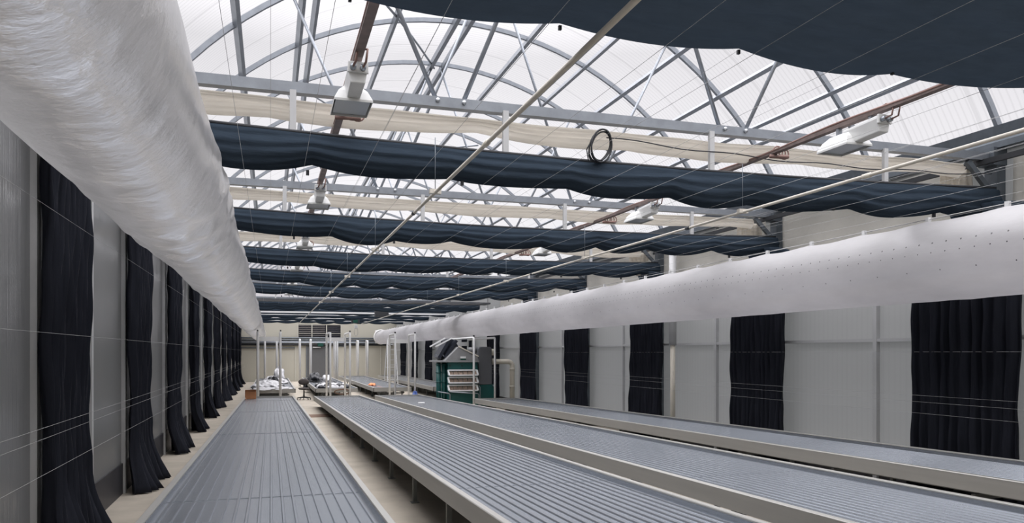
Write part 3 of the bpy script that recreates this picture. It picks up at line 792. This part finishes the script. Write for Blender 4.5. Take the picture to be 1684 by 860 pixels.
# ------------------------------------------------------------------ green machine
YM = 24.75
def mp(px, py, Y=YM): return px_Y(690 + px * 170 / 1125, 540 + py * 130 / 860, Y)
A = mp(320, 360); B = mp(632, 360); C = mp(200, 360)
zb = 0.02; zt_ = A.z; zw = mp(320, 440).z
t = thing('filter_machine', 'dark green filter machine with three slanted window trays and grey hood', 'machine', ((C.x + B.x) / 2, YM, 0))
part(MB().box((A.x - .02, YM + .06, zb), (B.x + .02, YM + 1.3, zt_)), 'body', m_green, t, bevel=.015)
sw = (A.x - C.x) / 2
for i in range(2):
    xa = C.x + i * sw + .02
    part(MB().tube([(xa + sw / 2 - .02, YM + .35, zb), (xa + sw / 2 - .02, YM + .35, zt_ - .03)], sw / 2 - .015, 16), 'side_cylinder', m_green, t)
    for z in (zt_ - .12, zt_ - .38, zt_ - .7, .55):
        part(MB().tube([(xa + sw / 2 - .02, YM + .35, z), (xa + sw / 2 - .02, YM + .35, z + .03)], sw / 2 + .004, 16), 'band', m_green, t)
part(MB().box((C.x - .03, YM - .02, zt_ - .03), (B.x + .05, YM + 1.32, zt_ + .03)), 'top_rim', m_hood, t, bevel=.01)
for i, (y0_, y1_) in enumerate(((450, 515), (530, 597), (615, 682))):
    z1 = mp(320, y0_ + 5).z; z0 = mp(320, y1_ - 5).z; xa, xb = mp(312, 0).x, mp(630, 0).x
    mb = MB(); fr = .03
    # slanted frame: lower edge stands further out
    q = [(xa, YM + .03, z1), (xb - .02, YM + .03, z1), (xb + .0, YM - .07, z0), (xa + .02, YM - .07, z0)]
    for a in range(4): mb.bar(q[a], q[(a + 1) % 4], .05, .045)
    mb.add([(xa, YM + .06, z0), (xa, YM + .06, z1), q[0], q[3], (xb, YM + .06, z0), (xb, YM + .06, z1), q[1], q[2]], [(0, 1, 2, 3), (7, 6, 5, 4), (0, 3, 7, 4)])
    tr = part(mb, 'window_tray', m_white, t)
    rr = random.Random(i); mb = MB()
    n_ = 6
    for s_ in range(n_):
        u0, u1 = s_ / n_ + .012, (s_ + 1) / n_ - .006
        def L(u, v): return Vector(q[0]).lerp(Vector(q[1]), u).lerp(Vector(q[3]).lerp(Vector(q[2]), u), v) + Vector((0, .05, 0))
        o = .015 * (s_ % 3)
        vs = [L(u0, .06), L(u1, .06), L(u1, .94), L(u0, .94)]; vs += [v_ + Vector((0, .03 + o, 0)) for v_ in vs]
        mb.add(vs, [(0, 3, 2, 1), (4, 5, 6, 7), (0, 1, 5, 4), (1, 2, 6, 5), (2, 3, 7, 6), (3, 0, 4, 7)])
    mb.build('slab_filling', m_wood, tr, origin=ROOTPOS(t))
# hood: front gable shape, ridge runs back
h0 = mp(275, 352); h1 = mp(645, 352); ap = mp(430, 200); rs = mp(632, 308)
poly = [(h0.x, zt_ + .03), (h1.x, zt_ + .03), (rs.x, rs.z), (ap.x + .04, ap.z), (ap.x - .03, ap.z)]
part(MB().prism(poly, YM + .0, 'Y', YM + 1.2), 'hood', m_hood, t, bevel=.012)
part(MB().bar((ap.x - .02, YM - .01, ap.z + .012), (rs.x + .03, YM - .01, rs.z + .012), .03, .035), 'hood_edge', m_pipe, t)
l0 = mp(444, 305); l1 = mp(504, 342); lm = (l0.z + l1.z * 1.4) / 2.4
part(MB().box((l0.x, YM - .012, lm), (l1.x, YM, l0.z)), 'label_plate', m_white, t)
part(MB().box((l0.x, YM - .012, l1.z), (l1.x, YM, lm - .004)), 'label_stripe', m_sign, t)
# raised dark lids behind
for i in range(2):
    a = mp(215 + 60 * i, 330, YM + .5); b = mp(330 + 70 * i, 130 + 10 * i, YM + .5)
    d = Vector((b.x - a.x, 0, b.z - a.z))
    nrm = Vector((-d.z, 0, d.x)).normalized()
    mb = MB()
    pa = Vector((a.x, YM + .35 - .1 * i, a.z)); pb = pa + d
    vs = []
    for o in (0, .10):
        for (p, yy) in ((pa, 0), (pb, 0), (pb, .75), (pa, .75)): vs.append(p + nrm * o + Vector((0, yy, 0)))
    mb.add(vs, [(0, 1, 2, 3), (7, 6, 5, 4), (0, 4, 5, 1), (1, 5, 6, 2), (2, 6, 7, 3), (3, 7, 4, 0)])
    part(mb, 'raised_lid', m_solar, t)
    c1 = mp(115 + 60 * i, 200, YM + .3); c2 = mp(250 + 75 * i, 118, YM + .3)
    part(MB().bar((c1.x, YM + .35, c1.z), (c2.x + .1, YM + .35, c2.z + .04), .06, .04), 'lid_rail', m_white, t)
    part(MB().bar((a.x - .12, YM + .4, a.z + .16), (a.x + .02, YM + .4, a.z), .03, .03), 'lid_stay', m_galv, t)
YR = YM + .55
part(MB().prism([(mp(x_, y_, YR).x, mp(x_, y_, YR).z) for x_, y_ in ((235, 345), (400, 345), (425, 200), (385, 130), (335, 108), (255, 205), (205, 285))], YR, 'Y', YM + 1.25), 'rear_cover', m_solar, t, bevel=.01)
for (x0_, x1_) in ((205, 320), (325, 632)):
    p0 = mp(x0_, 690); p1 = mp(x1_, 705)
    part(MB().tube([(p0.x, YM + .02, p0.z), (p0.x + .02, YM - .16, p0.z), (p1.x - .04, YM - .16, p1.z), (p1.x, YM - .16, p1.z - .04), (p1.x, YM - .16, .05)], .018, 8), 'grab_rail', m_galv, t)
mb = MB()
for q in (335, 465): p = mp(q, 407); mb.cbox((p.x, YM + .05, p.z), (.06, .03, .03))
part(mb, 'latch', m_dark, t)
# grey tank and its stand
T0 = mp(627, 200, YM + .35); T1 = mp(775, 610, YM + .35)
t = thing('grey_tank', 'tall grey round shouldered tank standing beside the green machine', 'tank', ((T0.x + T1.x) / 2, YM + .4, 0))
mb = MB(); w = T1.x - T0.x; cz = T0.z
poly = []
for i in range(7): a = PI / 2 * i / 6; poly.append((T1.x - .1 + .1 * math.sin(a), cz - .1 + .1 * math.cos(a)))
poly += [(T1.x, T1.z), (T0.x, T1.z)]
for i in range(7): a = PI / 2 * i / 6; poly.append((T0.x + .1 - .1 * math.cos(a), cz - .1 + .1 * math.sin(a)))
part(MB().prism(poly[::-1], YM + .2, 'Y', YM + .85), 'shell', m_tank, t, bevel=.03)
part(MB().box((T0.x - .02, YM + .22, 0), (T1.x + .1, YM + .85, T1.z)), 'stand', m_green, t)
for xx in (T0.x + .04, T1.x + .08):
    part(MB().tube([(xx, YM + .12, .02), (xx, YM + .12, T1.z - .08), (xx - .05, YM + .14, T1.z - .03), (xx - .05, YM + .24, T1.z - .03)], .018, 8), 'guard_rail', m_galv, t)
pf = mp(800, 258, YM + .5)
part(MB().tube([(T1.x - .02, YM + .5, pf.z), (T1.x + .16, YM + .5, pf.z)], .11, 16), 'flange', m_pipe, t)
pf2 = mp(560, 235, YM + .5)
part(MB().tube([(T0.x - .30, YM + .5, pf2.z), (T0.x + .04, YM + .5, pf2.z)], .09, 14), 'inlet', m_hood, t)
# ivory pipe that leaves the tank and turns down
q0 = mp(778, 362, YM + .5); q1 = mp(1008, 362, YM + .5)
t = thing('drain_pipe', 'thick ivory pipe leaving the grey tank and turning down to floor', 'pipe', (q1.x, YM + .5, 0))
r_ = .085
pts = [(q0.x + .02, YM + .5, q0.z), (q1.x - .16, YM + .5, q0.z)] + [(q1.x - .16 + .16 * math.sin(a), YM + .5, q0.z - .16 + .16 * math.cos(a)) for a in [PI / 2 * i / 6 for i in range(1, 7)]] + [(q1.x, YM + .5, .0)]
part(MB().tube(pts, r_, 14), 'bend', m_pipe, t)
for z in (q0.z - .3, q0.z - .9): part(MB().tube([(q1.x, YM + .5, z), (q1.x, YM + .5, z + .08)], r_ + .012, 14), 'socket', m_pipe, t)
part(MB().tube([(q0.x + .02, YM + .5, q0.z), (q0.x + .14, YM + .5, q0.z)], r_ + .02, 14), 'socket', m_pipe, t)
# ivory stand pipe on the frosted wall
t = thing('stand_pipe', 'ivory stand pipe before the third black curtain of the frosted wall', 'pipe', (7.72, 13.75, 0))
part(MB().tube([(7.72, 13.75, 0), (7.72, 13.75, 2.08)], .05, 12), 'pipe', m_pipe, t)
part(MB().tube([(7.72, 13.75, 2.0), (7.72, 13.75, 3.9)], .075, 12), 'sleeve', m_mull, t)

# ------------------------------------------------------------------ stepladder
LXX, LY = 5.72, 37.6
t = thing('step_ladder', 'pale stepladder standing in the aisle by the frosted wall bench', 'ladder', (LXX, LY, 0))
for s in (-1, 1):
    part(MB().bar((LXX + s * .26, LY, 0), (LXX + s * .19, LY + .45, 2.55), .035, .07), 'side_rail', m_white, t)
    part(MB().bar((LXX + s * .30, LY + 1.1, 0), (LXX + s * .20, LY + .52, 2.5), .03, .05), 'rear_leg', m_white, t)
for i in range(9):
    f = (i + 1) / 10.2; w = .26 - .07 * f
    part(MB().box((LXX - w, LY + .45 * f - .04, 2.55 * f - .015), (LXX + w, LY + .45 * f + .05, 2.55 * f + .02)), 'tread', m_mull, t)
for i in range(3):
    f = .2 + .25 * i; w = .29 - .08 * f
    part(MB().bar((LXX - w, LY + 1.1 - .58 * f, 2.5 * f), (LXX + w, LY + 1.1 - .58 * f, 2.5 * f + .0), .03, .03), 'rear_bar', m_white, t)
part(MB().box((LXX - .21, LY + .38, 2.53), (LXX + .21, LY + .62, 2.58)), 'cap', m_white, t)

# ------------------------------------------------------------------ office chair
cy = 31.2; cx = 1.25
t = thing('office_chair', 'dark swivel chair standing in the aisle near bench ends', 'chair', (cx, cy, 0))
part(MB().lathe([(.0, .40), (.17, .40), (.21, .42), (.215, .45), (.19, .47), (.0, .475)], (cx, cy, 0), 20), 'seat', m_chair, t)
def fn(u, v):
    a = 2 * PI * v; r = math.sin(u * PI); return (cx + .21 * r * math.cos(a), cy + .17 + .045 * math.cos(u * PI), .70 + .13 * r * math.sin(a))
part(MB().grid(9, 22, fn, wrap=True), 'backrest', m_chair, t)
part(MB().tube([(cx, cy + .05, .42), (cx, cy + .2, .44), (cx, cy + .22, .66)], .022, 8), 'back_stem', m_dark, t)
part(MB().tube([(cx, cy, .08), (cx, cy, .40)], [.035, .022], 10), 'gas_lift', m_dark, t)
for i in range(5):
    a = 2 * PI * i / 5 + .3
    lg = part(MB().tube([(cx, cy, .11), (cx + .26 * math.cos(a), cy + .26 * math.sin(a), .075)], [.03, .018], 8), 'leg', m_dark, t)
    MB().tube([(cx + .26 * math.cos(a) - .015, cy + .26 * math.sin(a), .03), (cx + .26 * math.cos(a) + .015, cy + .26 * math.sin(a), .03)], .03, 10).build('caster', m_dark, lg, origin=ROOTPOS(t))

# ------------------------------------------------------------------ cardboard box on the first bench
bx = -.62; by = 26.4; bz = ztop(-.03, by) - .042
t = thing('cardboard_box', 'small brown cardboard box on the far corner of the bench by smoky wall', 'box', (bx, by, bz))
part(MB().box((bx - .17, by - .14, bz), (bx + .17, by + .14, bz + .25)), 'carton', m_card, t, bevel=.006)
part(MB().add([(bx - .17, by - .14, bz + .25), (bx + .17, by - .14, bz + .25), (bx + .16, by - .20, bz + .30), (bx - .16, by - .20, bz + .30)], [(0, 1, 2, 3)]), 'flap', m_card, t, solid=.005)
part(MB().box((bx - .172, by - .03, bz + .05), (bx + .172, by + .03, bz + .252)), 'tape', m_pipe, t)
tag(MB().box((-.80 , 26.0, ztop(-.03, 26) - .053), (-.745, 26.6, ztop(-.03, 26.6) - .01)).build('wood_offcut', m_card), 'thin brown strip lying beside the cardboard box', 'strip')

# ------------------------------------------------------------------ bags and cloths on the far benches
def crumple(c, sx, sy, sz, seed, nu=22, nv=40):
    rnd = random.Random(seed); ks = [(rnd.randint(2, 9), rnd.randint(1, 7), rnd.uniform(0, 6.28), rnd.uniform(.3, 1)) for _ in range(9)]
    def fn(u, v):
        th = u * PI; a = 2 * PI * v
        w = 1 + .30 * sum(A * math.sin(n1 * a + p) * math.sin(n2 * th + p * 2) for n1, n2, p, A in ks) / 3
        z = math.cos(th); z = z if z > 0 else z * .12
        return (c[0] + sx * w * math.sin(th) * math.cos(a), c[1] + sy * w * math.sin(th) * math.sin(a), max(c[2] + .003, c[2] + .12 * sz + sz * z * (w if z > 0 else 1) * .85))
    return MB().grid(nu, nv, fn, wrap=True)
zt2 = .49 - .038
def pile(spec, name, mat, cat, group):
    for i, (x, y, sx, sy, sz, lab) in enumerate(spec):
        tag(crumple((x, y, zt2), sx, sy, sz, hash(name) % 97 * 0 + i * 7 + len(name)).build(name, mat), lab, cat, group)
pile([(-.2, 30.3, .42, .55, .10, 'flattened white bag along the front edge of the far bench'), (.35, 30.4, .42, .5, .12, 'white bag bulging behind the post at the front bench edge'),
      (-.4, 32.2, .35, .6, .16, 'white bag heap on the smoky wall side of the bench'), (.15, 32.4, .36, .6, .17, 'white bag heap at the middle of the bags bench'),
      (-.1, 34.8, .45, .7, .22, 'white bag heap behind the small black bag'), (.45, 36.8, .32, .8, .20, 'white bag lying by the aisle edge further back'),
      (.05, 38.4, .35, .9, .28, 'tall white bag heap toward the far end'), (.40, 40.8, .3, .6, .62, 'tallest white bag peak at the far end of the bench')], 'plastic_bag', m_bag_w, 'bag', 'white plastic bags on the far bench')
pile([(.42, 31.7, .17, .3, .11, 'small black bag lying among the front white bags'), (.1, 36.2, .25, .6, .3, 'black bag lying on top of the back white bags'), (-.62, 31.0, .1, .3, .12, 'dark scrap at the smoky wall edge of the bags bench')], 'black_bag', m_bag_b, 'bag', 'dark bags among the white ones')
tag(crumple((2.02, 38.6, zt2), .30, 1.1, .42, 41).build('black_bag', m_bag_b), 'large black bag slumped over the edge of the mottled sheets bench', 'bag')
tag(crumple((1.56, 37.0, .2), .11, .35, .42, 42).build('hanging_bag', m_bag_b), 'black bag end hanging down over the aisle edge of bench', 'bag')
tag(crumple((2.66, 38.9, zt2), .24, .8, .30, 43).build('plastic_bag', m_bag_w), 'crumpled white bag beside the large black bag', 'bag')
for i, (x, y, w, d) in enumerate(((2.45, 35.2, .5, .8), (2.62, 37.0, .36, .7))):
    tag(crumple((x, y, zt2), w, d, .07 + .04 * i, 47 + i).build('folded_tarp', m_bag_b), ['lower flat black tarp behind the mottled sheets', 'upper flat black tarp behind the mottled sheets'][i], 'tarp', 'flat black tarps')
rnd = random.Random(12)
for i in range(34):
    x = 1.85 + 1.15 * rnd.random(); y = 30.1 + 3.6 * rnd.random(); s = rnd.uniform(.10, .19)
    w = i % 2
    tag(crumple((x, y, zt2), s, s * 1.3, rnd.uniform(.07, .16), 500 + i, 8, 12).build('crumpled_sheet', m_bag_w if w else m_bag_b), 'crumpled %s plastic scrap in the mottled black and white heap' % ('white' if w else 'black'), 'scrap', 'mottled scraps, %s ones' % ('white' if w else 'black'))
tag(crumple((4.15, 33.2, zt2), .16, .3, .09, 77).build('orange_cloth', m_orange), 'scrap of orange cloth lying alone on a far bench', 'cloth')
tag(MB().tube([(2.62 + .3 * math.cos(a / 24 * 2 * PI), 29.86, .36 + .09 * math.sin(a / 24 * 2 * PI)) for a in range(24)], .02, 8, True).build('hose_loop', m_brownfl), 'brown hose loop hanging on the front of the mottled sheets bench', 'hose')
tag(crumple((4.98, 27.45, 0), .16, .2, .42, 80).build('blue_bag', m_blue), 'blue bag on the floor beside the green machine', 'bag')
tag(MB().box((4.02, 21.6, ztop(4.28, 21.6) - .045), (4.2, 21.75, ztop(4.28, 21.6) - .025)).build('paper_tag', m_white), 'small white tag lying on the bench that ends at the machine', 'tag')

# ------------------------------------------------------------------ things hung from the far ceiling
p = px_Y(584.5, 527, 40); t = thing('hanging_exit_sign', 'green exit sign hanging on a pole from the far black ceiling', 'sign', (p.x, 40, p.z))
part(MB().tube([(p.x, 40, p.z + .15), (p.x, 40, 3.86)], .035, 8), 'pole', m_mull, t)
part(MB().cbox((p.x, 40, p.z), (.42, .08, .30)), 'housing', m_dark, t, bevel=.01)
part(MB().cbox((p.x, 39.955, p.z), (.24, .012, .24)), 'sign_face', m_sign, t)
p = px_Y(585.5, 537, 40.3); t = thing('sensor_box', 'white sensor box with looped cable under the hanging exit sign', 'sensor', (p.x, 40.3, p.z))
part(MB().cbox((p.x, 40.3, p.z), (.17, .1, .17)), 'case', m_white, t, bevel=.01)
part(MB().tube([(p.x, 40.3, p.z + .08), (p.x, 40.2, 3.84)], .008, 6), 'cable', m_wire, t)
part(MB().tube([(p.x + .1 * math.sin(a / 16 * 2 * PI), 40.3, p.z - .28 - .2 * math.cos(a / 16 * 2 * PI)) for a in range(17)], .01, 6), 'cable_loop', m_wire, t)
p = px_Y(527, 567, YF - .1); tag(MB().cbox((p.x, YF - .2, p.z), (.36, .08, .2)).build('exit_sign', m_sign, bevel=.01), 'small green exit sign on the far wall above the charcoal door', 'sign')
p = px_Y(521, 571, YF - .1); tag(MB().cbox((p.x, YF - .12, p.z), (.5, .07, .06)).build('door_closer', m_white), 'pale closer bar across the top of the charcoal door', 'door closer')
p = px_Y(627.5, 515, 33); t = thing('hanging_heater', 'black box hung on cords below the far black ceiling', 'heater', (p.x, 33, p.z))
part(MB().cbox((p.x, 33, p.z), (.56, .4, .32)), 'case', m_dark, t, bevel=.02)
for dx, mt in ((-.16, m_wire), (.16, m_wire), (.02, m_red)): part(MB().tube([(p.x + dx, 33, p.z + .16), (p.x + dx * .8, 32.9, 3.88)], .012, 6), 'cord', mt, t)
p = px_Y(597.7, 499, 29.5); t = thing('hanging_sensor', 'small white bottle shaped sensor hanging past the white header beam', 'sensor', (p.x, 29.5, p.z))
part(MB().lathe([(0, -.13), (.06, -.12), (.065, .02), (.03, .08), (.025, .13), (0, .13)], (p.x, 29.5, p.z), 14), 'bottle', m_white, t)
part(MB().tube([(p.x, 29.5, p.z + .12), (p.x, 29.5, 3.85)], .008, 6), 'cord', m_wire, t)

# ------------------------------------------------------------------ light: bright overcast sky through the roof
wd = bpy.data.worlds.new('overcast'); sc.world = wd; wd.use_nodes = True
nt = wd.node_tree; nt.nodes.clear()
o = nt.nodes.new('ShaderNodeOutputWorld'); b = nt.nodes.new('ShaderNodeBackground'); tc = nt.nodes.new('ShaderNodeTexCoord')
sx = nt.nodes.new('ShaderNodeSeparateXYZ'); rp = nt.nodes.new('ShaderNodeValToRGB'); mr = nt.nodes.new('ShaderNodeMapRange')
nt.links.new(tc.outputs['Generated'], sx.inputs[0]); nt.links.new(sx.outputs[2], mr.inputs[0]); mr.inputs[1].default_value = -1; mr.inputs[2].default_value = 1
nt.links.new(mr.outputs[0], rp.inputs[0])
e = rp.color_ramp.elements; e[0].position = .47; e[0].color = (.05, .05, .05, 1); e[1].position = .51; e[1].color = (.15, .152, .154, 1)
for p_, v_ in ((.62, .135), (.68, .112), (.80, .42), (.9, .85), (1, 1)):
    q = e.new(p_); q.color = (v_, v_, v_ * 1.02 if v_ < .98 else 1, 1)
nt.links.new(rp.outputs[0], b.inputs[0]); b.inputs[1].default_value = 7.0
nt.links.new(b.outputs[0], o.inputs[0])
wd.cycles.sampling_method = 'MANUAL'; wd.cycles.sample_map_resolution = 256
